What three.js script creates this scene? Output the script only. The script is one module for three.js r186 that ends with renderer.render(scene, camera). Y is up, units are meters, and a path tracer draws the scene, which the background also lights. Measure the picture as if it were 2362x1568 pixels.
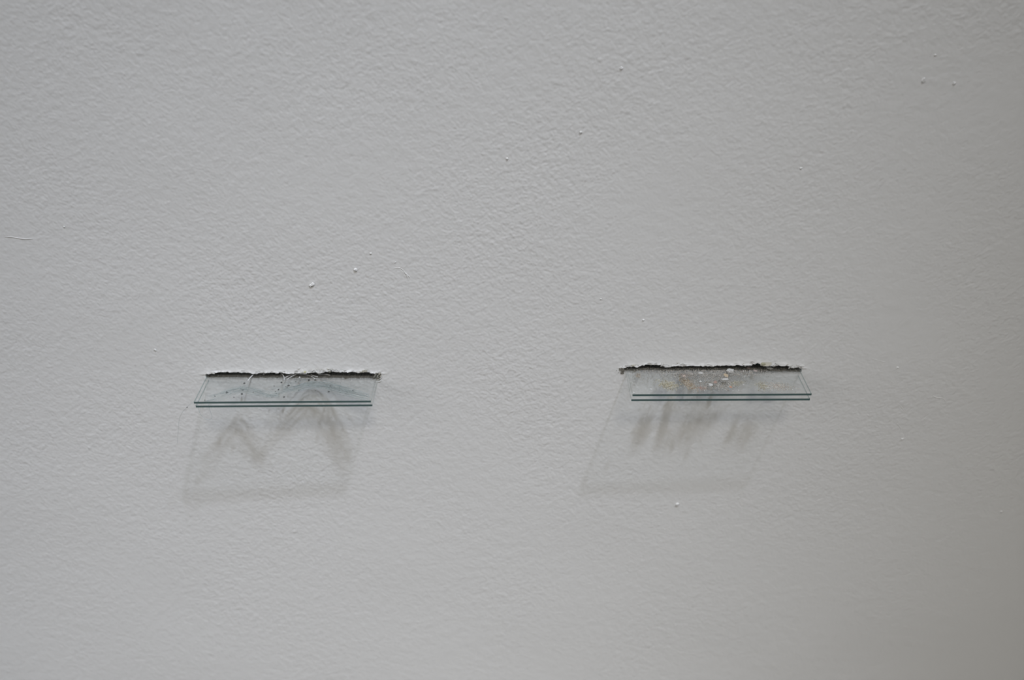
import * as THREE from 'three';
import { mergeGeometries } from 'three/addons/utils/BufferGeometryUtils.js';
import { RectAreaLightUniformsLib } from 'three/addons/lights/RectAreaLightUniformsLib.js';

// ---------------------------------------------------------------- camera, light, exposure
const BASE = 1.3;                                    // height of the left glass above the floor, metres
const mm = (x, y, z) => new THREE.Vector3(x / 1000, BASE + y / 1000, z / 1000);   // millimetres from the wall face to metres
const W = 2362, H = 1568, FOCAL = 2235.53;
const CAM = new THREE.Vector3(0, 225.4684, 362.6122);
const PITCH = 0.5176, YAW = -0.0184, ROLL = -0.0039;
function ray(u, v) {                                 // direction through a pixel of the photograph
  const a = u - W / 2, b = v - H / 2, cr = Math.cos(ROLL), sr = Math.sin(ROLL);
  const x = (cr * a + sr * b) / FOCAL, up = (sr * a - cr * b) / FOCAL, cp = Math.cos(PITCH), sp = Math.sin(PITCH);
  const dy = -sp + cp * up, dz = -cp - sp * up, c = Math.cos(YAW), s = Math.sin(YAW);
  return new THREE.Vector3(c * x - s * dz, dy, s * x + c * dz);
}
const onWall = (u, v, z = 0) => { const d = ray(u, v), t = (z - CAM.z) / d.z; return new THREE.Vector3(CAM.x + t * d.x, CAM.y + t * d.y, z); };   // mm, on a plane at z
const onLevel = (u, v, y) => { const d = ray(u, v), t = (y - CAM.y) / d.y; return new THREE.Vector3(CAM.x + t * d.x, y, CAM.z + t * d.z); };     // mm, on a level surface

const scene = new THREE.Scene();
scene.background = new THREE.Color(0x000000);
const camera = new THREE.PerspectiveCamera(2 * Math.atan(H / 2 / FOCAL) * 180 / Math.PI, W / H, 0.02, 50);
camera.position.copy(mm(CAM.x, CAM.y, CAM.z));
{
  const f = ray(W / 2, H / 2).normalize(), r = ray(W / 2 + 1, H / 2).sub(ray(W / 2, H / 2)).normalize(), u = new THREE.Vector3().crossVectors(r, f);
  camera.quaternion.setFromRotationMatrix(new THREE.Matrix4().makeBasis(r, u, f.clone().negate()));
}
camera.focus = 0.396;
camera.userData.fStop = 7;
const renderer = new THREE.WebGLRenderer({ antialias: true });
renderer.toneMapping = THREE.LinearToneMapping;
renderer.toneMappingExposure = 1.1;
renderer.shadowMap.enabled = true;
RectAreaLightUniformsLib.init();

const KEY = { at: [0.93, BASE + 3.12, 1.0], aim: [-0.486, BASE - 1.139, 0], color: [0.9, 0.975, 1.13], intensity: 35, angle: 0.138, penumbra: 1, size: 0.07 };
const FRONT = { at: [0.5, BASE + 3.2, 2.8], aim: [-0.012, BASE - 0.295, 0], color: [1.05, 0.99, 0.87], intensity: 26, angle: 0.11, penumbra: 1, size: 0.4 };
const DAY = { color: [0.97, 0.98, 1.0], intensity: 1.5 };

// ---------------------------------------------------------------- helpers
let seed = 20240611;
const rnd = () => { seed = (seed + 0x6D2B79F5) | 0; let t = Math.imul(seed ^ (seed >>> 15), 1 | seed); t = (t + Math.imul(t ^ (t >>> 7), 61 | t)) ^ t; return ((t ^ (t >>> 14)) >>> 0) / 4294967296; };
const rr = (a, b) => a + (b - a) * rnd();
const gauss = () => Math.sqrt(-2 * Math.log(1 - rnd() * 0.99999)) * Math.cos(6.283185 * rnd());
const lin = (r, g, b) => new THREE.Color().setRGB(r, g, b);
const used = {};
const numbered = (n) => { const k = used[n] = (used[n] ?? -1) + 1; return k ? `${n}_${String(k).padStart(3, '0')}` : n; };
function tag(o, label, category, group) { o.userData = { label, category }; if (group) o.userData.group = group; return o; }
function add(o, name, parent = scene) {
  o.name = parent === scene ? numbered(name) : name;
  o.traverse((c) => { if (c.isMesh) { c.castShadow = true; c.receiveShadow = true; } });
  parent.add(o); return o;
}
const mesh = (name, geometry, material, parent) => add(new THREE.Mesh(geometry, material), name, parent);
const structure = (name, geometry, material) => { const o = mesh(name, geometry, material); o.userData = { kind: 'structure' }; return o; };
const std = (c, roughness = 0.85, more = {}) => new THREE.MeshStandardMaterial({ color: c, roughness, ...more });
function hash(i, j) { let h = Math.imul(i, 374761393) + Math.imul(j, 668265263); h = Math.imul(h ^ (h >>> 13), 1274126177); return ((h ^ (h >>> 16)) >>> 0) / 4294967296; }
function noise2(x, y) {
  const i = Math.floor(x), j = Math.floor(y), f = x - i, g = y - j, u = f * f * (3 - 2 * f), v = g * g * (3 - 2 * g);
  return (hash(i, j) * (1 - u) + hash(i + 1, j) * u) * (1 - v) + (hash(i, j + 1) * (1 - u) + hash(i + 1, j + 1) * u) * v;
}
const smooth = (a, b, x) => { const t = Math.min(1, Math.max(0, (x - a) / (b - a))); return t * t * (3 - 2 * t); };
function along(list, x) {                            // piecewise linear
  if (x <= list[0][0]) return list[0][1];
  for (let k = 1; k < list.length; k++) if (x <= list[k][0]) { const [a, p] = list[k - 1], [b, q] = list[k]; return p + (q - p) * (x - a) / (b - a); }
  return list[list.length - 1][1];
}

// ---------------------------------------------------------------- the paint: roller texture as relief
const TILE = 0.45, N = 2048;
function blur(src, radius) {                         // three periodic box blurs, rows then columns
  let a = src, b = new Float32Array(N * N);
  for (let pass = 0; pass < 3; pass++) for (const vertical of [0, 1]) {
    const step = vertical ? N : 1, line = vertical ? 1 : N;
    for (let l = 0; l < N; l++) {
      const o = l * line; let s = 0;
      for (let k = -radius; k <= radius; k++) s += a[o + ((k + N) % N) * step];
      for (let k = 0; k < N; k++) { b[o + k * step] = s / (2 * radius + 1); s += a[o + ((k + radius + 1) % N) * step] - a[o + ((k - radius + N) % N) * step]; }
    }
    [a, b] = [b, a === src ? new Float32Array(N * N) : a];
  }
  return a;
}
function spread(f) { let s = 0; for (let i = 0; i < f.length; i += 7) s += f[i] * f[i]; s = Math.sqrt(s / Math.ceil(f.length / 7)); for (let i = 0; i < f.length; i++) f[i] /= s; return f; }
const paintRelief = (() => {
  const white = new Float32Array(N * N); for (let i = 0; i < white.length; i++) white[i] = rnd() - 0.5;
  const b1 = blur(white, 1), b3 = blur(white, 3), b8 = blur(white, 7), b20 = blur(white, 20), b60 = spread(blur(white, 60));
  const fine = new Float32Array(N * N), mid = new Float32Array(N * N), broad = new Float32Array(N * N);
  for (let i = 0; i < white.length; i++) { fine[i] = b1[i] - b3[i]; mid[i] = b3[i] - b8[i]; broad[i] = b8[i] - b20[i]; }
  spread(fine); spread(mid); spread(broad);
  const bytes = new Float32Array(N * N * 4);
  for (let i = 0; i < white.length; i++) {
    const m = Math.min(1.5, Math.max(0.45, 1 + 0.16 * b60[i]));
    const h = 0.5 + m * (0.034 * fine[i] + 0.026 * mid[i]) + 0.024 * broad[i];
    bytes[i * 4] = bytes[i * 4 + 1] = bytes[i * 4 + 2] = h; bytes[i * 4 + 3] = 1;
  }
  const t = new THREE.DataTexture(bytes, N, N, THREE.RGBAFormat, THREE.FloatType);
  t.wrapS = t.wrapT = THREE.RepeatWrapping; t.magFilter = THREE.LinearFilter; t.needsUpdate = true;
  return t;
})();
const PAINT = [0.71, 0.708, 0.7];
const wallPaint = new THREE.MeshStandardMaterial({ color: 0xffffff, vertexColors: true, roughness: 0.72, bumpMap: paintRelief, bumpScale: 0.00036 });
const flakePaint = std(lin(0.56, 0.555, 0.54), 0.9), ridgePaint = std(lin(...PAINT), 0.75);
const plasterGrey = std(lin(0.2, 0.2, 0.17), 0.95), plasterBeige = std(lin(0.4, 0.38, 0.32), 0.95);

// ---------------------------------------------------------------- slots: the ragged upper lip of each, traced pixel by pixel of the photo and set on the wall face
const lipLeft = [[475.4, 864], [483.7, 862.4], [493.6, 860], [504.6, 858], [515.6, 857.4], [532, 858.7], [554, 859], [575, 859.6], [580.5, 862.2], [593.7, 861.3], [614.6, 859], [631, 859.6], [651, 859.6], [666.4, 861.3], [686, 860.2], [706, 860.7], [717, 858.5], [728, 858.5], [735.8, 861.8], [744.6, 859.6], [757.8, 856.3], [762, 853.6], [767.7, 856.9], [783, 858.5], [805, 858], [811.7, 857.4], [827, 860], [843.6, 858], [854.6, 859.6], [866.7, 862.4], [874.5, 860], [877.5, 862]];
const lipRight = [[1441, 848.5], [1447, 846], [1461.6, 844.6], [1468.8, 846.8], [1475, 844], [1488, 841], [1505.7, 841.8], [1524, 841.8], [1532, 845.7], [1546, 847], [1556, 842.4], [1571.7, 844.6], [1587, 843.5], [1615.7, 844], [1631, 845], [1640, 844.6], [1662, 843.5], [1678.5, 843], [1706, 842.4], [1717, 844], [1734.7, 842.4], [1738, 839], [1745.7, 837.4], [1754.5, 839.6], [1759, 844], [1770, 845], [1785, 844], [1798.5, 841.3], [1811.7, 842.4], [1821.6, 845], [1827, 848.4], [1838, 846.8], [1845.8, 845.7], [1848.6, 849.5]];
const toWall = (list) => list.map(([u, v]) => { const p = onWall(u, v); return [p.x, p.y]; });
// slides: centre of the front edge, turn about the vertical, how far the glass stands out, level of the upper glass, pitch to the lower one
const L = { x: -103.79, turn: 0.0229, out: 20.11, y: 0, pitch: 1.95, shift: 0.47, lip: toWall(lipLeft) };
const R = { x: 81.6, turn: 0.019, out: 19.83, y: 4.835, pitch: 2.5, shift: -0.35, lip: toWall(lipRight) };
const THICK = 0.95;
for (const s of [L, R]) { s.x0 = s.lip[0][0]; s.x1 = s.lip[s.lip.length - 1][0]; s.floor = s.y - THICK - 0.15; }

// wall face: a relief grid with the slots sunk into it, joined to the rest of the wall
const wallGeometry = (() => {
  const X0 = -330, X1 = 310, Y0 = -240, Y1 = 200, xs = [], ys = [];
  for (let x = X0; x < X1 + 0.01; x += (x > -150 && x < -60) || (x > 38 && x < 125) ? 0.25 : 1) xs.push(x);
  xs[xs.length - 1] = X1;
  for (let y = Y0; y < Y1 + 0.01; y += y > -4 && y < 12 ? 0.16 : 1.25) ys.push(y);
  ys[ys.length - 1] = Y1;
  const pos = [], uv = [], col = [], idx = [];
  for (const y of ys) for (const x of xs) {
    const rag = (noise2(x * 1.3, 3.1) - 0.5) * 0.55 + (noise2(x * 3.7, 8.1) - 0.5) * 0.35;
    let z = 0.25 * (noise2(x / 35 + 9, y / 35) - 0.5), raw = 0;
    const fade = smooth(0, 25, Math.min(x - X0, X1 - x, y - Y0, Y1 - y)); z *= fade;
    for (const s of [L, R]) {
      if (x < s.x0 - 6 || x > s.x1 + 6) continue;
      const end = smooth(s.x0 - 0.2, s.x0 + 0.2, x) * (1 - smooth(s.x1 - 0.2, s.x1 + 0.2, x));
      const top = along(s.lip, x) + rag * 0.6, bottom = s.floor + rag * 0.5;
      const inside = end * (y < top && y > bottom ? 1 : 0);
      // the paint is pushed up and frayed and chipped just above the slot, coloured darker below it
      const above = y - top;
      if (above >= 0 && above < 4) z += 0.45 * Math.exp(-above / 0.8) * (0.3 + noise2(x * 0.8, y * 1.1 + 40)) * smooth(s.x0 - 4, s.x0 + 1, x) * (1 - smooth(s.x1 - 1, s.x1 + 4, x));
      if (above < 0 && above > -1.2 && end < 0.5) z += 0.2 * Math.exp(above / 0.35) * smooth(s.x0 - 4, s.x0 + 1, x) * (1 - smooth(s.x1 - 1, s.x1 + 4, x));
      z -= inside * (27 + 2 * noise2(x, y));
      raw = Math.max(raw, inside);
      const dirtShade = end * Math.exp(-Math.max(0, bottom - y) / 0.7) * (y <= bottom ? 1 : 0);  // dirt colour under the slot, also painted to dull the lit lower lip
      raw = Math.max(raw, 0.85 * dirtShade);
      const chip = (noise2(x * 1.9 + 20, y * 1.9) - 0.62) * 4;
      if (above > -0.2 && above < 0.9) raw = Math.max(raw, Math.min(0.7, Math.max(0, chip)) * (0.9 - above) * end);
    }
    pos.push(x / 1000, BASE + y / 1000, z / 1000); uv.push(x / 1000 / TILE, y / 1000 / TILE);
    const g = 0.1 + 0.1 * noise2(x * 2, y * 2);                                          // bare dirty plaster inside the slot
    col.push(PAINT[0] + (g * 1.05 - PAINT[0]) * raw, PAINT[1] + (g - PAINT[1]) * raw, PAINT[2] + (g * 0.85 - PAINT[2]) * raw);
  }
  const n = xs.length;
  for (let j = 0; j + 1 < ys.length; j++) for (let i = 0; i + 1 < n; i++) { const a = j * n + i; idx.push(a, a + 1, a + n + 1, a, a + n + 1, a + n); }
  const grid = new THREE.BufferGeometry();
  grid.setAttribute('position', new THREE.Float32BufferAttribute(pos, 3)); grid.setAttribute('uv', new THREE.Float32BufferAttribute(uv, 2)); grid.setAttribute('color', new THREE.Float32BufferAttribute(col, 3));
  grid.setIndex(idx); grid.computeVertexNormals();
  const shape = new THREE.Shape([[-2.6, -BASE], [3.6, -BASE], [3.6, 4.8 - BASE], [-2.6, 4.8 - BASE]].map((p) => new THREE.Vector2(...p)));
  shape.holes.push(new THREE.Path([[X0, Y0], [X0, Y1], [X1, Y1], [X1, Y0]].map(([a, b]) => new THREE.Vector2(a / 1000, b / 1000))));
  const rim = new THREE.ShapeGeometry(shape); rim.translate(0, BASE, 0);
  const ru = rim.attributes.uv; for (let i = 0; i < ru.count; i++) ru.setXY(i, ru.getX(i) / TILE, ru.getY(i) / TILE);
  const back = new THREE.BoxGeometry(6.2, 4.8, 0.06); back.translate(0.5, 2.4, -0.08);
  for (const g of [rim, back]) { const c = []; for (let i = 0; i < g.attributes.position.count; i++) c.push(...PAINT); g.setAttribute('color', new THREE.Float32BufferAttribute(c, 3)); }
  return mergeGeometries([grid, rim, back]);
})();
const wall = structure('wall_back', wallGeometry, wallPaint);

// ---------------------------------------------------------------- rest of the room
const roomPaint = std(lin(0.72, 0.71, 0.69), 0.9), floorPaint = std(lin(0.4, 0.38, 0.36), 0.6);
const slab = (w, h, d, x, y, z) => { const g = new THREE.BoxGeometry(w, h, d); g.translate(x, y, z); return g; };
structure('floor', slab(6.2, 0.1, 5.2, 0.5, -0.05, 2.5), floorPaint);
structure('ceiling', slab(6.2, 0.1, 5.2, 0.5, 4.85, 2.5), roomPaint);
structure('wall_right', slab(0.1, 4.8, 5.2, 3.65, 2.4, 2.5), roomPaint);
structure('wall_front', slab(6.2, 4.8, 0.1, 0.5, 2.4, 5.05), roomPaint);
structure('wall_left', mergeGeometries([slab(0.1, 1.8, 5.2, -2.65, 0.9, 2.5), slab(0.1, 0.6, 5.2, -2.65, 4.5, 2.5), slab(0.1, 2.4, 0.9, -2.65, 3, 0.45), slab(0.1, 2.4, 1.9, -2.65, 3, 4.1)]), roomPaint);
{
  const w = new THREE.Group(); add(w, 'window_1'); w.userData = { kind: 'structure' }; w.position.set(-2.65, 3, 2.02);
  mesh('window_frame', mergeGeometries([slab(0.08, 2.4, 0.06, 0, 0, -1.09), slab(0.08, 2.4, 0.06, 0, 0, 1.09), slab(0.08, 0.06, 2.2, 0, 1.17, 0), slab(0.08, 0.06, 2.2, 0, -1.17, 0), slab(0.08, 2.3, 0.04, 0, 0, 0)]), roomPaint, w);
  mesh('window_pane', slab(0.01, 2.4, 2.24, -0.03, 0, 0), new THREE.MeshStandardMaterial({ color: 0xffffff, emissive: lin(...DAY.color), emissiveIntensity: 0.8, roughness: 0.5 }), w);
  const light = new THREE.RectAreaLight(lin(...DAY.color), DAY.intensity, 2.1, 2.3);
  light.position.set(-2.58, 3, 2.02); light.lookAt(5, 3, 2.02); scene.add(light);
}
function lamp(d, label) {
  const at = new THREE.Vector3(...d.at), aim = new THREE.Vector3(...d.aim), g = new THREE.Group(), k = d.size / 0.048;
  add(g, 'ceiling_spotlight'); tag(g, label, 'spotlight'); g.position.copy(at); g.lookAt(aim);
  const housing = new THREE.LatheGeometry([[0.02, -0.16], [k * 0.055, -0.155], [k * 0.06, -0.14], [k * 0.06, 0.0], [k * 0.054, 0.0], [k * 0.05, -0.03], [0.02, -0.05]].map((p) => new THREE.Vector2(...p)), 40); housing.rotateX(Math.PI / 2);
  mesh('housing', housing, std(lin(0.5, 0.5, 0.5), 0.5, { side: THREE.DoubleSide }), g);
  const lens = new THREE.CylinderGeometry(d.size, d.size, 0.004, 32); lens.rotateX(Math.PI / 2); lens.translate(0, 0, -0.025);
  mesh('lens', lens, new THREE.MeshStandardMaterial({ color: 0xffffff, emissive: lin(...d.color), emissiveIntensity: 2, roughness: 0.4 }), g);
  const up = 4.8 - at.y, stem = new THREE.CylinderGeometry(0.009, 0.009, up, 12), s = new THREE.Mesh(stem, std(lin(0.5, 0.5, 0.5), 0.5));
  s.position.copy(new THREE.Vector3(at.x, at.y + up / 2, at.z)); g.updateMatrixWorld(true);
  const mid = new THREE.Vector3(0, 0, -0.1).applyMatrix4(g.matrixWorld); s.position.set(mid.x, (mid.y + 4.8) / 2, mid.z); s.scale.y = (4.8 - mid.y) / up;
  s.updateMatrix(); s.applyMatrix4(g.matrixWorld.clone().invert()); add(s, 'stem', g);
  const light = new THREE.SpotLight(lin(...d.color), d.intensity, 0, d.angle, d.penumbra, 2);
  light.position.copy(at); light.target.position.copy(aim); light.castShadow = true; light.shadow.radius = d.size / 0.02; light.shadow.mapSize.set(2048, 2048); light.shadow.camera.near = 0.1; light.shadow.camera.far = 8; light.shadow.bias = -0.0001;
  scene.add(light, light.target);
}
lamp(KEY, 'grey ceiling spotlight with a narrow beam, nearest the slotted wall');
lamp(FRONT, 'large round soft fill light added further from the slotted wall');  // added soft fill lamp, its beam narrowed to darken the corners

// ---------------------------------------------------------------- glass slides
const paneGlass = new THREE.MeshPhysicalMaterial({ color: lin(0.994, 0.999, 1.0), transmission: 1, thickness: 0, roughness: 0, ior: 1.5, specularIntensity: 0.45 });
const edgeGlass = new THREE.MeshPhysicalMaterial({ color: lin(0.068, 0.11, 0.107), roughness: 0.2, ior: 1.5 });
const sideGlass = new THREE.MeshPhysicalMaterial({ color: lin(0.52, 0.6, 0.59), roughness: 0.22, transmission: 0.8, thickness: 0, ior: 1.5 });
function slide(s, top, shift, label, group) {
  const g = new THREE.Group(); add(g, 'glass_slide'); tag(g, label, 'glass slide', group);
  const w = 0.075, d = 0.025, t = THICK / 1000;
  g.position.copy(mm(s.x + shift, top - THICK, s.out)); g.rotation.y = s.turn;
  const sheet = (y) => { const p = new THREE.PlaneGeometry(w, d); p.rotateX(y > 0 ? -Math.PI / 2 : Math.PI / 2); p.translate(0, y, -d / 2); return p; };
  mesh('pane', mergeGeometries([sheet(t), sheet(0)]), paneGlass, g);
  const face = (len, x, z, turn) => { const p = new THREE.PlaneGeometry(len, t); p.rotateY(turn); p.translate(x, t / 2, z); return p; };
  mesh('front_edge', face(w, 0, 0, 0), edgeGlass, g).userData.label = 'dark green cut front edge';
  mesh('back_edge', face(w, 0, -d, Math.PI), edgeGlass, g);
  mesh('side_edge', face(d, -w / 2, -d / 2, -Math.PI / 2), sideGlass, g); mesh('side_edge', face(d, w / 2, -d / 2, Math.PI / 2), sideGlass, g);
  return g;
}
slide(L, L.y, 0, 'upper clear glass slide of the left pair, with green fibres beneath it', 'glass slides set in the wall');
slide(L, L.y - L.pitch, L.shift, 'lower clear glass slide of the left pair, with a thread looped over its edge', 'glass slides set in the wall');
slide(R, R.y, 0, 'upper clear glass slide of the right pair, with crumbs at the slot', 'glass slides set in the wall');
slide(R, R.y - R.pitch, R.shift, 'lower clear glass slide of the right pair, carrying yellow and brown residue', 'glass slides set in the wall');

// ---------------------------------------------------------------- small shapes
function lumpGeometry(detail, rough, k) {
  const g = new THREE.IcosahedronGeometry(1, detail), p = g.attributes.position, v = new THREE.Vector3();
  for (let i = 0; i < p.count; i++) { v.fromBufferAttribute(p, i); const n = 1 + rough * (noise2(v.x * 1.7 + k * 13.1 + 50, v.y * 1.7 + v.z * 1.3 + 70) - 0.5) * 2; p.setXYZ(i, v.x * n, v.y * n, v.z * n); }
  g.computeVertexNormals(); return g;
}
const grains = Array.from({ length: 6 }, (_, k) => lumpGeometry(1, 0.45, k)), lumps = Array.from({ length: 4 }, (_, k) => lumpGeometry(3, 0.28, k + 10));
function flakeGeometry(k) {                          // an irregular curled chip about 1 unit wide, 0.12 thick
  const pts = [], n = 9; for (let i = 0; i < n; i++) { const a = i / n * 6.283, r = 0.5 * (0.65 + 0.5 * hash(i * 7 + k, k * 3 + 1)); pts.push(new THREE.Vector2(Math.cos(a) * r, Math.sin(a) * r * 0.8)); }
  const g = new THREE.ExtrudeGeometry(new THREE.Shape(pts), { depth: 0.1, bevelEnabled: false, steps: 1 }), p = g.attributes.position;
  for (let i = 0; i < p.count; i++) p.setZ(i, p.getZ(i) - 0.05 + 0.5 * (hash(k, 5) - 0.2) * p.getX(i) ** 2 + 0.4 * p.getY(i) ** 2);
  g.computeVertexNormals(); return g;
}
const flakes = Array.from({ length: 8 }, (_, k) => flakeGeometry(k + 1));
const threadGeometry = (pts, r, sides = 5, per = 6) => new THREE.TubeGeometry(new THREE.CatmullRomCurve3(pts.map((p) => mm(p.x, p.y, p.z))), pts.length * per, r / 1000, sides);

// ---------------------------------------------------------------- what sticks to the wall face
const wallPart = (name, geometry, material, u, v, size, out = 0, turn = [0, 0, 0]) => {
  const o = new THREE.Mesh(geometry, material), p = onWall(u, v); o.position.copy(mm(p.x, p.y, out)); o.scale.set(size[0] / 1000, size[1] / 1000, size[2] / 1000); o.rotation.set(...turn); return add(o, name, wall);
};
[[820.5, 622, 0.75], [720.5, 656, 0.85], [716, 659, 0.55], [855, 584.7, 0.5], [1562, 1163, 0.9], [2130, 185, 0.9], [2201, 192, 0.6], [1847, 388, 0.6], [148, 523, 0.35], [358, 807, 0.55], [1340, 305, 0.5], [1170, 366, 0.5], [1484, 738, 0.5], [2082, 1011.7, 0.6], [2069.7, 848, 0.6], [1386, 690, 0.4], [2157, 127, 0.5], [912, 605, 0.35], [1433, 157, 0.6], [1600, 912, 0.3], [2310, 1180, 0.6]]
  .forEach(([u, v, r], k) => wallPart('paint_lump', lumps[k % 4], ridgePaint, u, v, [r, r * 0.95, r * 0.5], 0.02, [0, 0, k]));
for (let k = 0; k < 34; k++) {                       // crumbs of filler round the smoothed patch
  const a = rr(0, 6.283), u = 2005 + Math.cos(a) * rr(55, 85), v = 905 + Math.sin(a) * rr(38, 62), r = rr(0.2, 0.45);
  wallPart('paint_lump', lumps[k % 4], ridgePaint, u, v, [r * 1.6, r, r * 0.35], 0, [0, 0, rr(-0.6, 0.2)]);
}
function ridge(list, r0, flat0 = 0.7) {
  const r = r0 * 0.75, flat = flat0 * 0.6;
  const pts = list.map(([u, v]) => onWall(u, v)), c = new THREE.CatmullRomCurve3(pts.map((p) => mm(p.x, p.y, 0))), n = list.length * 9, g = new THREE.TubeGeometry(c, n, r / 1000, 8), p = g.attributes.position, q = new THREE.Vector3(), v = new THREE.Vector3();
  for (let i = 0; i <= n; i++) { c.getPointAt(i / n, q); const s = Math.sin(Math.PI * Math.min(1, Math.max(0, i / n))) ** 0.5 * (0.45 + 0.9 * noise2(i * 0.7, r * 100 + list[0][0])); for (let j = 0; j <= 8; j++) { const k = i * 9 + j; v.fromBufferAttribute(p, k).sub(q).multiplyScalar(s); p.setXYZ(k, q.x + v.x, q.y + v.y, q.z + v.z * flat + 0.00005); } }
  g.computeVertexNormals(); mesh('paint_ridge', g, ridgePaint, wall);
}
ridge([[908, 616], [915, 618], [921.4, 617.8], [926, 619.7], [932, 625], [935, 630]], 0.22);
ridge([[931.5, 625], [934, 629], [938.3, 633.5], [939, 638], [940.5, 644]], 0.34, 1.1); ridge([[937, 632], [941, 634], [944.4, 639], [943, 642]], 0.22, 1.1); ridge([[934, 627], [939, 632], [941, 638], [938, 641]], 0.2, 1.1);
ridge([[10, 546], [30, 547], [55, 551], [76, 551]], 0.3, 0.5);
ridge([[1977, 831.6], [1985, 836], [1993, 840]], 0.28); ridge([[2006, 825], [2028, 832], [2051, 836]], 0.3, 0.5); ridge([[1934, 851], [1948, 847], [1965, 843]], 0.35, 0.5); ridge([[2024, 856], [2031, 857], [2038, 858.5]], 0.35, 0.6);
ridge([[2135, 886], [2142, 891], [2146.6, 895], [2150.5, 901]], 0.3, 0.8); ridge([[2144.7, 907.6], [2151, 912], [2158, 916], [2176, 919], [2181.7, 929]], 0.33, 0.8); ridge([[2072.6, 930], [2080, 940], [2090, 953]], 0.25, 0.7); ridge([[2052, 876], [2060, 882], [2066, 878]], 0.4, 0.6); ridge([[1953, 863], [1968, 858], [1977, 862]], 0.3, 0.6);
ridge([[2080, 990], [2076, 985], [2068, 975]], 0.3, 0.6); ridge([[1945, 930], [1950, 922], [1944, 915]], 0.25, 0.6);

// torn paint along the upper lips
for (const s of [L, R]) {
  const list = s === L ? lipLeft : lipRight;
  for (let k = 0; k < 34; k++) {
    const i = Math.floor(rnd() * (list.length - 1)), t = rnd(), u = list[i][0] + (list[i + 1][0] - list[i][0]) * t, v = list[i][1] + (list[i + 1][1] - list[i][1]) * t - rr(0.8, 5);
    const w = rr(0.6, 1.8);
    wallPart('paint_flake', flakes[k % 8], rnd() < 0.8 ? flakePaint : plasterBeige, u, v, [w * rr(1, 2), w * rr(0.5, 0.9), w], rr(0.1, 0.3), [rr(-0.35, 0.35), rr(-0.3, 0.3), rr(-0.5, 0.5)]);
  }
}
// frayed wisps curling over the lips
for (const [list, n] of [[lipLeft, 26], [lipRight, 12]]) for (let k = 0; k < n; k++) {
  const i = Math.floor((list === lipLeft ? 0.3 + 0.7 * rnd() : rnd()) * (list.length - 1)), u = list[i][0] + rr(-4, 8), v = list[i][1] - 1.5, w = rr(6, 16), h = rr(2, 7), wisp = [];
  for (let j = 0; j <= 6; j++) { const t = j / 6, p = onWall(u + w * (t - 0.5) + rr(-1.2, 1.2), v - h * Math.sin(t * 3.14) * rr(0.6, 1.1), 0.3 + 0.9 * Math.sin(t * 3.14)); wisp.push(p); }
  mesh('frayed_wisp', threadGeometry(wisp, rr(0.03, 0.06), 4, 4), rnd() < 0.5 ? plasterGrey : plasterBeige, wall);
}
// larger chips that the photo shows one by one
wallPart('paint_flake', flakes[2], flakePaint, 806, 854, [3.4, 1.6, 2], 0.7, [-0.9, 0.1, 0.25]);
wallPart('paint_flake', flakes[5], flakePaint, 690, 848, [1.3, 0.9, 1], 0.2, [-0.3, 0, 0.2]);
wallPart('paint_flake', flakes[3], flakePaint, 1468, 843, [2.6, 1.6, 2], 0.5, [-0.6, 0.2, 0.1]);
wallPart('paint_flake', flakes[6], flakePaint, 1724, 839, [5.2, 1.3, 2], 0.6, [-0.7, 0, 0.06]);
wallPart('paint_flake', flakes[1], plasterBeige, 1768, 837.5, [5.2, 3.2, 1.6], 0.3, [-0.5, 0, 0.1]);
wallPart('paint_flake', flakes[4], flakePaint, 1800, 839, [5.5, 2.2, 1.6], 0.35, [-0.4, 0, -0.15]);
wallPart('paint_flake', flakes[7], flakePaint, 1848, 841.5, [2.8, 1.6, 1.4], 0.3, [-0.4, 0, 0]);
wallPart('paint_flake', flakes[0], flakePaint, 1820.5, 845, [0.7, 2.2, 1], 0.8, [0.2, 0, -0.35]);
wallPart('plaster_crumb', lumps[1], std(lin(0.27, 0.26, 0.18), 0.9), 1760.5, 838.5, [0.9, 0.7, 0.6], 0.4);
wallPart('plaster_crumb', lumps[2], plasterGrey, 761, 855.5, [0.7, 0.5, 0.5], 0.3); wallPart('plaster_crumb', lumps[0], std(lin(0.4, 0.39, 0.22), 0.9), 704, 857, [0.5, 0.4, 0.4], 0.3);
for (const [u, v, r] of [[866, 865, 0.7], [872, 867, 0.8], [876, 862, 0.6], [871, 871, 0.7], [875, 873, 0.5], [868, 861, 0.5], [864, 869, 0.6], [878, 867, 0.4]]) wallPart('plaster_crumb', lumps[Math.floor(rnd() * 4)], rnd() < 0.6 ? plasterGrey : plasterBeige, u, v, [r * 0.9, r * 0.8, r * 0.5], 0.1, [rnd(), rnd(), rnd()]);
for (let k = 0; k < 60; k++) { const u = 1440 - Math.abs(gauss()) * 6, v = 854 + gauss() * 4, r = rr(0.12, 0.32); wallPart('plaster_crumb', grains[k % 6], std(lin(0.14, 0.13, 0.11), 0.95), u, v, [r, r, r], 0.08); }
ridge([[879, 859], [881, 864], [880, 869], [876, 874], [870, 877]], 0.3, 1.4); ridge([[880, 874], [879, 878], [872, 881], [867, 881]], 0.22, 1.2);

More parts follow.
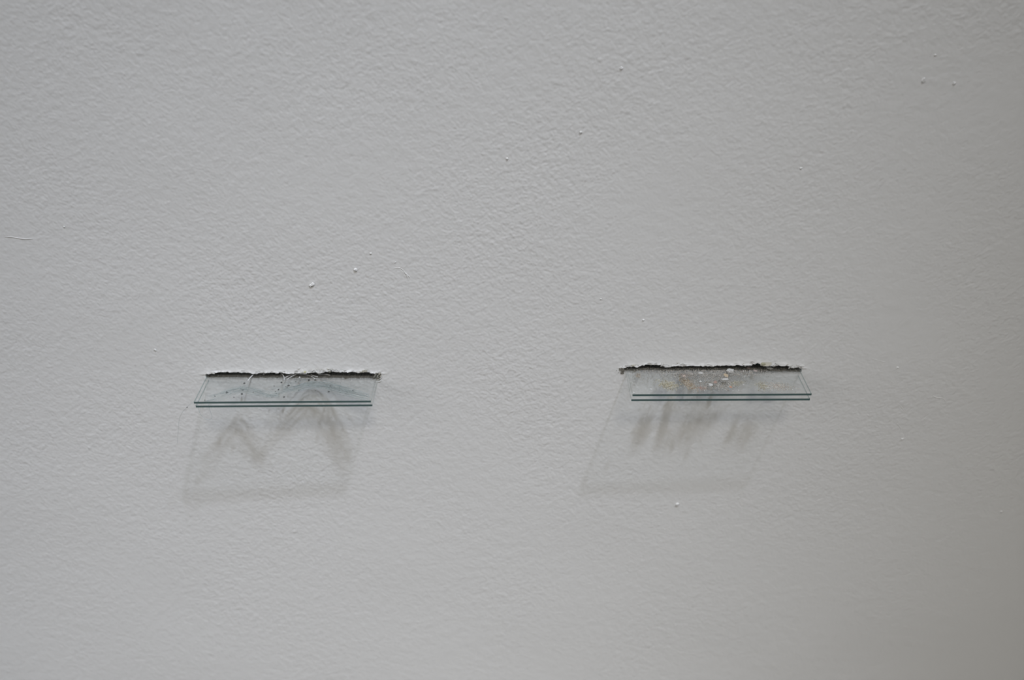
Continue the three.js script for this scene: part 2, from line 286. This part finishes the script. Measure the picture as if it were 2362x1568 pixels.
// ---------------------------------------------------------------- left pair: fibres, specks, threads
const fibreMat = std(lin(0.25, 0.285, 0.278), 0.7), fibrePale = std(lin(0.66, 0.69, 0.68), 0.45), whiteFibre = std(lin(0.6, 0.6, 0.59), 0.6);
const bed = L.y - THICK - 0.25, restL = L.y - L.pitch;   // between the two slides
function bundle(path, count, width, r, label) {
  const parts = [];
  for (let k = 0; k < count; k++) {
    const a = rr(0, 0.75), b = Math.min(1, a + rr(0.2, 0.5)), off = gauss() * width, tilt = gauss() * width * 0.35, wob = rr(0, 6.28), amp = rr(0.4, 1.8), freq = rr(6, 22), pts = [];
    const c = new THREE.CatmullRomCurve3(path.map(([u, v]) => new THREE.Vector3(u, v, 0)));
    for (let i = 0; i <= 7; i++) { const t = a + (b - a) * i / 7, p = c.getPoint(t), q = onLevel(p.x, p.y + off + tilt * (t - 0.5) * 2 + amp * Math.sin(wob + t * freq), restL + 0.1 + 0.75 * hash(k, 3)); pts.push(q); }
    parts.push(threadGeometry(pts, r * rr(0.6, 1.3), 4, 2));
  }
  const o = mesh('fibre_bundle', mergeGeometries(parts), fibreMat); tag(o, label, 'fibres'); o.userData.kind = 'stuff'; return o;
}
bundle([[470, 921], [500, 914], [525, 905], [550, 897], [565, 896], [590, 901], [615, 908], [645, 913]], 64, 4, 0.05, 'low left wave of grey green fibres pressed under the left glass');
bundle([[612, 914], [640, 906], [665, 899], [690, 892], [715, 886], [740, 887], [770, 893], [800, 901], [825, 908], [852, 915]], 120, 6, 0.05, 'tall right arch of grey green fibres pressed under the left glass');
const speckMats = [std(lin(0.03, 0.032, 0.03), 0.7), std(lin(0.07, 0.075, 0.068), 0.8)];
const specks = [[563.8, 883.6, 2.1, 'large dark grit speck alone near the slot on the left glass'], [560.1, 898.6, 1.9], [558.2, 908.4, 1.9, 'large dark grit speck below the left fibre wave, near the front edge'], [523.8, 905.1, 1.9, 'elongated dark grit speck furthest left among the large specks'], [522.5, 902.3, 1], [496, 913.5, 1.2], [539.8, 916, 1.1], [649.3, 882, 1.6], [632.2, 890, 1.1], [642.7, 898.4, 1.5], [635.5, 903, 1.3], [637.7, 907.7, 1.1], [655.6, 915.5, 1.8, 'dark grit speck between the two fibre waves, nearest the front edge'], [555.7, 896, 1], [472.6, 922.6, 1], [584, 904.5, 0.9], [665.9, 889.1, 2.4, 'largest dark grit blob where the right fibre arch rises'], [659.8, 892.1, 1.1], [663, 893.5, 1.1], [682.4, 880.2, 1], [692.3, 877.8, 1], [712.6, 876.1, 1.6], [727, 876.1, 1.5], [735.5, 873.6, 1.1], [761.6, 890, 1.7], [758.7, 895.3, 1.1], [763.8, 894.3, 1], [758.3, 903.4, 1.5], [782.8, 899.7, 1.5], [814.5, 900.6, 1.5], [772.6, 892.6, 1], [727, 900.6, 1.1], [783, 892.9, 0.9], [670.8, 883.3, 0.9], [785, 904.8, 1], [800.7, 904.8, 0.9], [845.8, 909.7, 0.9], [846.4, 913.6, 1], [689.5, 899.8, 1.1]];
const order = specks.map((_, k) => k).sort((a, b) => specks[a][0] - specks[b][0]);
const ordinal = (n) => { const one = ['first', 'second', 'third', 'fourth', 'fifth', 'sixth', 'seventh', 'eighth', 'ninth', 'tenth', 'eleventh', 'twelfth', 'thirteenth', 'fourteenth', 'fifteenth', 'sixteenth', 'seventeenth', 'eighteenth', 'nineteenth', 'twentieth'], tens = ['', '', 'twenty', 'thirty', 'forty']; return n < 20 ? one[n] : n === 29 ? 'thirtieth' : n === 39 ? 'fortieth' : `${tens[Math.floor((n + 1) / 10)]}-${one[n % 10]}`; };
specks.forEach(([u, v, r, label], k) => {
  const o = mesh('grit_speck', grains[k % 6], speckMats[r > 1.3 ? 0 : 1]), q = onLevel(u, v, restL + r * 0.19), s = r * 0.195 / 1000;
  o.position.copy(mm(q.x, q.y, q.z)); o.scale.set(s * (k === 3 ? 1.9 : 1.25), s * 0.85, s * 1.35); o.rotation.y = k;
  tag(o, label ?? `${r > 1.3 ? 'medium' : 'tiny'} dark grit speck, ${ordinal(order.indexOf(k))} from the left under the left glass`, 'grit speck', 'dark grit under the left glass');
});
function thread(list, r, material, label, name = 'loose_thread', category = 'thread') { const o = mesh(name, threadGeometry(list, r), material); tag(o, label, category); return o; }
{
  const p = [[455, 921], [455.5, 928]].map(([u, v]) => onLevel(u, v, restL + 0.25)), e = [[480, 930], [479, 922]].map(([u, v]) => onLevel(u, v, restL + 0.25));
  const f = [[457, 938], [459, 946], [463, 955], [470, 963], [478, 968], [486, 966], [489, 962], [486.5, 952], [482.5, 941.5]].map(([u, v], i) => onWall(u, v, 20.75 + 0.9 * Math.sin(i / 8 * 3.14)));
  thread([...p, ...f, ...e], 0.08, std(lin(0.36, 0.39, 0.4), 0.6), 'grey thread hanging in a loop below the front left edge');
  const c = [[447.5, 926.5], [441, 930], [436, 934], [432, 938.5], [425, 945], [419, 953], [414.5, 963], [412.5, 975], [411.5, 990], [410, 1005], [409, 1022]].map(([u, v], i) => onWall(u, v, 20.6 - 0.35 * i));
  thread(c, 0.06, std(lin(0.5, 0.55, 0.55), 0.5), 'pale thread trailing down from the left corner of the left glass');
  const knot = mesh('grit_speck', grains[2], speckMats[1]), q = onWall(431.5, 939, 19.7); knot.position.copy(mm(q.x, q.y, q.z)); knot.scale.setScalar(0.00022); tag(knot, 'tiny dark speck caught on the pale trailing thread', 'grit speck');
}
const arcs = [[[[588, 861], [584, 864], [577, 871], [571.5, 878]], 0.2, 'thick short white fibre left of the other white fibres'], [[[648, 861], [653, 865], [655.4, 871], [655.4, 876]], 0.16, 'white fibre hooking down from the slot, left of the arch'], [[[657, 871], [671, 864.5], [686, 862.6], [701.6, 863.6], [717, 867], [727, 874]], 0.13, 'long white fibre arching along the slot of the left glass'], [[[661, 875], [671, 869], [684, 863]], 0.13, 'white fibre crossing the left foot of the white arch'], [[[734, 864], [750, 863], [762, 865.5]], 0.13, 'flat white fibre right of the white arch at the slot'], [[[716, 862], [722, 866], [733, 869]], 0.1, 'short white fibre at the right foot of the white arch']];
for (const [list, r, label] of arcs) thread(list.map(([u, v], i) => onLevel(u, v, L.y + r + 0.25 * Math.sin(i))), r, whiteFibre, label, 'white_fibre', 'fibre');
[[591, 863, 0.32, 'white plaster bead at the slot, left of its twin'], [608.6, 862, 0.4, 'white plaster bead at the slot, right of its twin'], [691, 870, 0.28, 'white plaster bead under the white fibre arch']].forEach(([u, v, r, label], k) => { const o = mesh('plaster_bead', grains[k], whiteFibre), q = onLevel(u, v, L.y + r * 0.7); o.position.copy(mm(q.x, q.y, q.z)); o.scale.setScalar(r / 1000); tag(o, label, 'plaster bead'); });

// ---------------------------------------------------------------- powder: too many grains to count
const white1 = new THREE.MeshStandardMaterial({ color: 0xffffff, roughness: 0.95 });
function powder(name, label, category, spots, colors, size) {          // spots: [u, v, level] pixel and mm; each grain rests on its glass
  const o = new THREE.InstancedMesh(grains[0], white1, spots.length), m = new THREE.Matrix4(), q = new THREE.Quaternion(), c = new THREE.Color();
  spots.forEach(([u, v, y, k = 1], i) => {
    const r = rr(size[0], size[1]) * k, p = onLevel(u, v, y + r * 0.8); q.setFromEuler(new THREE.Euler(rr(0, 6), rr(0, 6), rr(0, 6)));
    m.compose(mm(p.x, p.y, p.z), q, new THREE.Vector3(r, r * rr(0.6, 1), r).divideScalar(1000)); o.setMatrixAt(i, m);
    const b = rr(0.75, 1.2), pick = colors[Math.floor(rnd() * colors.length)]; o.setColorAt(i, c.setRGB(pick[0] * b, pick[1] * b, pick[2] * b));
  });
  add(o, name); tag(o, label, category); o.userData.kind = 'stuff'; return o;
}
const pale = [[0.42, 0.4, 0.37], [0.34, 0.32, 0.285], [0.48, 0.465, 0.44], [0.24, 0.225, 0.2], [0.41, 0.36, 0.315]], dark = [[0.1, 0.095, 0.08], [0.2, 0.19, 0.165], [0.3, 0.28, 0.25]];
const yellow = [[0.364, 0.325, 0.221], [0.442, 0.410, 0.325], [0.273, 0.234, 0.150], [0.481, 0.461, 0.403]], brown = [[0.312, 0.227, 0.143], [0.390, 0.325, 0.234], [0.221, 0.169, 0.117], [0.468, 0.429, 0.377]], pink = [[0.468, 0.410, 0.364], [0.507, 0.474, 0.429], [0.403, 0.338, 0.286], [0.546, 0.533, 0.494]], rust = [[0.377, 0.221, 0.169], [0.442, 0.325, 0.260]];
const restR = R.y - R.pitch;
{
  let s = []; for (let k = 0; k < 3600; k++) { const u = rr(477, 868), d = -Math.log(1 - rnd() * 0.999) * (3.2 + 2.5 * noise2(u / 18, 4)) ; s.push([u, 863.5 + (u - 478) * 0.006 + d, L.y]); }
  powder('slot_dust', 'thin grey dust on the left glass along its slot', 'dust', s, [[0.05, 0.05, 0.045], [0.09, 0.085, 0.075], [0.13, 0.125, 0.11], [0.2, 0.19, 0.17]], [0.035, 0.085]);
  s = []; for (let k = 0; k < 3200; k++) { const t = rnd(), u = 1443 + t * 405, spreadK = t < 0.3 ? 4.5 : t > 0.75 && t < 0.86 ? 5.5 : 2.8; s.push([u, 847.5 - Math.log(1 - rnd() * 0.999) * spreadK, R.y]); }
  powder('slot_dust', 'coarse dark grit on the right glass along its slot', 'dust', s, [[0.03, 0.03, 0.025], [0.06, 0.057, 0.048], [0.1, 0.095, 0.08], [0.18, 0.17, 0.145], [0.3, 0.28, 0.24]], [0.045, 0.13]);
  s = []; for (let k = 0; k < 4200; k++) { const u = 1640 + gauss() * 70, v = 853 + Math.abs(gauss()) * (u > 1690 && u < 1742 ? 13 : 14) * Math.exp(-(((u - 1640) / 130) ** 2)); if (v < 898 && u > 1462 && u < 1770) s.push([u, v, rnd() < 0.5 ? R.y : restR]); }
  powder('plaster_dust', 'pale plaster dust spilling from the middle of the right slot', 'dust', s, pale, [0.06, 0.17]);
  const clump = (label, u, v, su, sv, slant, n, colors, size = [0.09, 0.24]) => { const l = []; for (let k = 0; k < n * 1.6; k++) { const a = gauss(), b = gauss(); l.push([u + a * su, Math.min(904, v + b * sv + a * slant), restR + (rnd() < 0.4 ? 0.2 : 0)]); } powder('residue_clump', label, 'residue', l, colors, size); };
  clump('yellowish crumbly residue, leftmost clump under the right glass', 1541, 888, 11, 4.5, 1.5, 420, yellow);
  clump('brown slanting crumbly residue, second clump from the left under the right glass', 1586, 884, 9, 5, 5, 480, brown);
  clump('faint reddish grains right of the brown residue clump', 1618, 894.5, 9, 2.5, 0.5, 130, rust, [0.06, 0.15]);
  clump('pale crumbly residue under the white flakes of the right glass', 1655, 888, 20, 6, 0, 520, pale);
  clump('yellow strip of grains right of the white flakes', 1697, 884, 9, 3, -0.5, 170, yellow, [0.07, 0.18]);
  clump('small greenish yellow clump, second from the right under the right glass', 1759, 890, 6, 4.5, 1.5, 230, yellow, [0.07, 0.2]);
  clump('faint pinkish grains, rightmost residue under the right glass', 1796, 891, 14, 4.5, 1, 420, pink, [0.07, 0.2]);
  clump('faint orange stain of grains at the left end of the right slot', 1472, 865, 4, 3.5, 0, 90, [[0.4, 0.34, 0.27], [0.38, 0.29, 0.2]], [0.06, 0.14]);
  clump('reddish grains just below the right slot, above the brown clump', 1583, 865, 8, 3, 0.5, 130, [[0.34, 0.27, 0.23], [0.3, 0.21, 0.16]], [0.06, 0.16]);
}
// chips on the right pair
const chipWhite = std(lin(0.4, 0.4, 0.385), 0.9), chipOrange = std(lin(0.36, 0.29, 0.2), 0.9), chipRust = std(lin(0.26, 0.18, 0.15), 0.9), chipPink = std(lin(0.2, 0.16, 0.145), 0.9);
function chip(u, v, w, d, material, label, k, tilt = 0.15, y = R.y) {
  const o = mesh('plaster_chip', flakes[k % 8], material), p = onLevel(u, v, y + 0.12); o.position.copy(mm(p.x, p.y, p.z)); o.scale.set(w / 1000, d / 1000, 0.001 * Math.min(w, 1.6)); o.rotation.set(-Math.PI / 2 + tilt, 0, rr(-0.3, 0.3)); tag(o, label, 'plaster chip'); return o;
}
chip(1685, 855, 3.0, 3.4, chipWhite, 'broad white plaster chip near the middle of the right slot', 1, 0.45);
chip(1671.4, 874.8, 3.6, 2.2, chipWhite, 'long flat white plaster chip in the middle of the right glass', 3, 0.1);
chip(1674.7, 866.6, 2.0, 3.4, chipOrange, 'orange tan plaster chip above the long white chip', 4, 0.2);
chip(1640, 887.5, 1.8, 2.2, chipWhite, 'white plaster chip left of the rust chips, nearer the front', 2, 0.25);
chip(1617, 860.5, 2.4, 1.6, chipWhite, 'white plaster chip near the slot, left of the middle', 5, 0.1);
chip(1616, 880, 1.4, 1.8, chipWhite, 'small white plaster chip between brown and reddish grains', 6, 0.1);
chip(1650, 881.5, 1.7, 2.2, chipRust, 'rust brown chip below and left of the long white chip', 0, 0.2);
chip(1685.5, 892.5, 1.1, 1.8, std(lin(0.36, 0.2, 0.13), 0.9), 'bright rust chip nearest the front edge of the right glass', 7, 0.2);
chip(1502, 897.4, 1.2, 1.4, chipWhite, 'white plaster chip alone left of the yellowish residue', 1, 0.1);
chip(1462, 905.5, 1.3, 1.2, chipWhite, 'white plaster chip at the front left corner of the right glass', 2, 0.1);
chip(1715, 887.5, 0.8, 1.0, chipWhite, 'tiny round white chip right of the yellow strip', 3, 0.1);
chip(1704, 900, 0.6, 0.8, chipWhite, 'tiny white chip below the yellow strip', 4, 0.1);
chip(1776.5, 848.8, 3.0, 2.0, chipWhite, 'flat white plaster chip lying in the mouth of the right slot', 5, 0.25);
chip(1727, 848.5, 2.2, 2.0, chipPink, 'brownish pink chip in the mouth of the right slot', 6, 0.3);
chip(1742, 855, 1.6, 1.6, std(lin(0.3, 0.25, 0.23), 0.9), 'pinkish crumb chip just below the hole in the right slot', 7, 0.4);
chip(1578, 867, 1.6, 1.6, std(lin(0.34, 0.28, 0.24), 0.9), 'reddish tan chip among grains above the brown clump', 0, 0.2);

renderer.render(scene, camera);
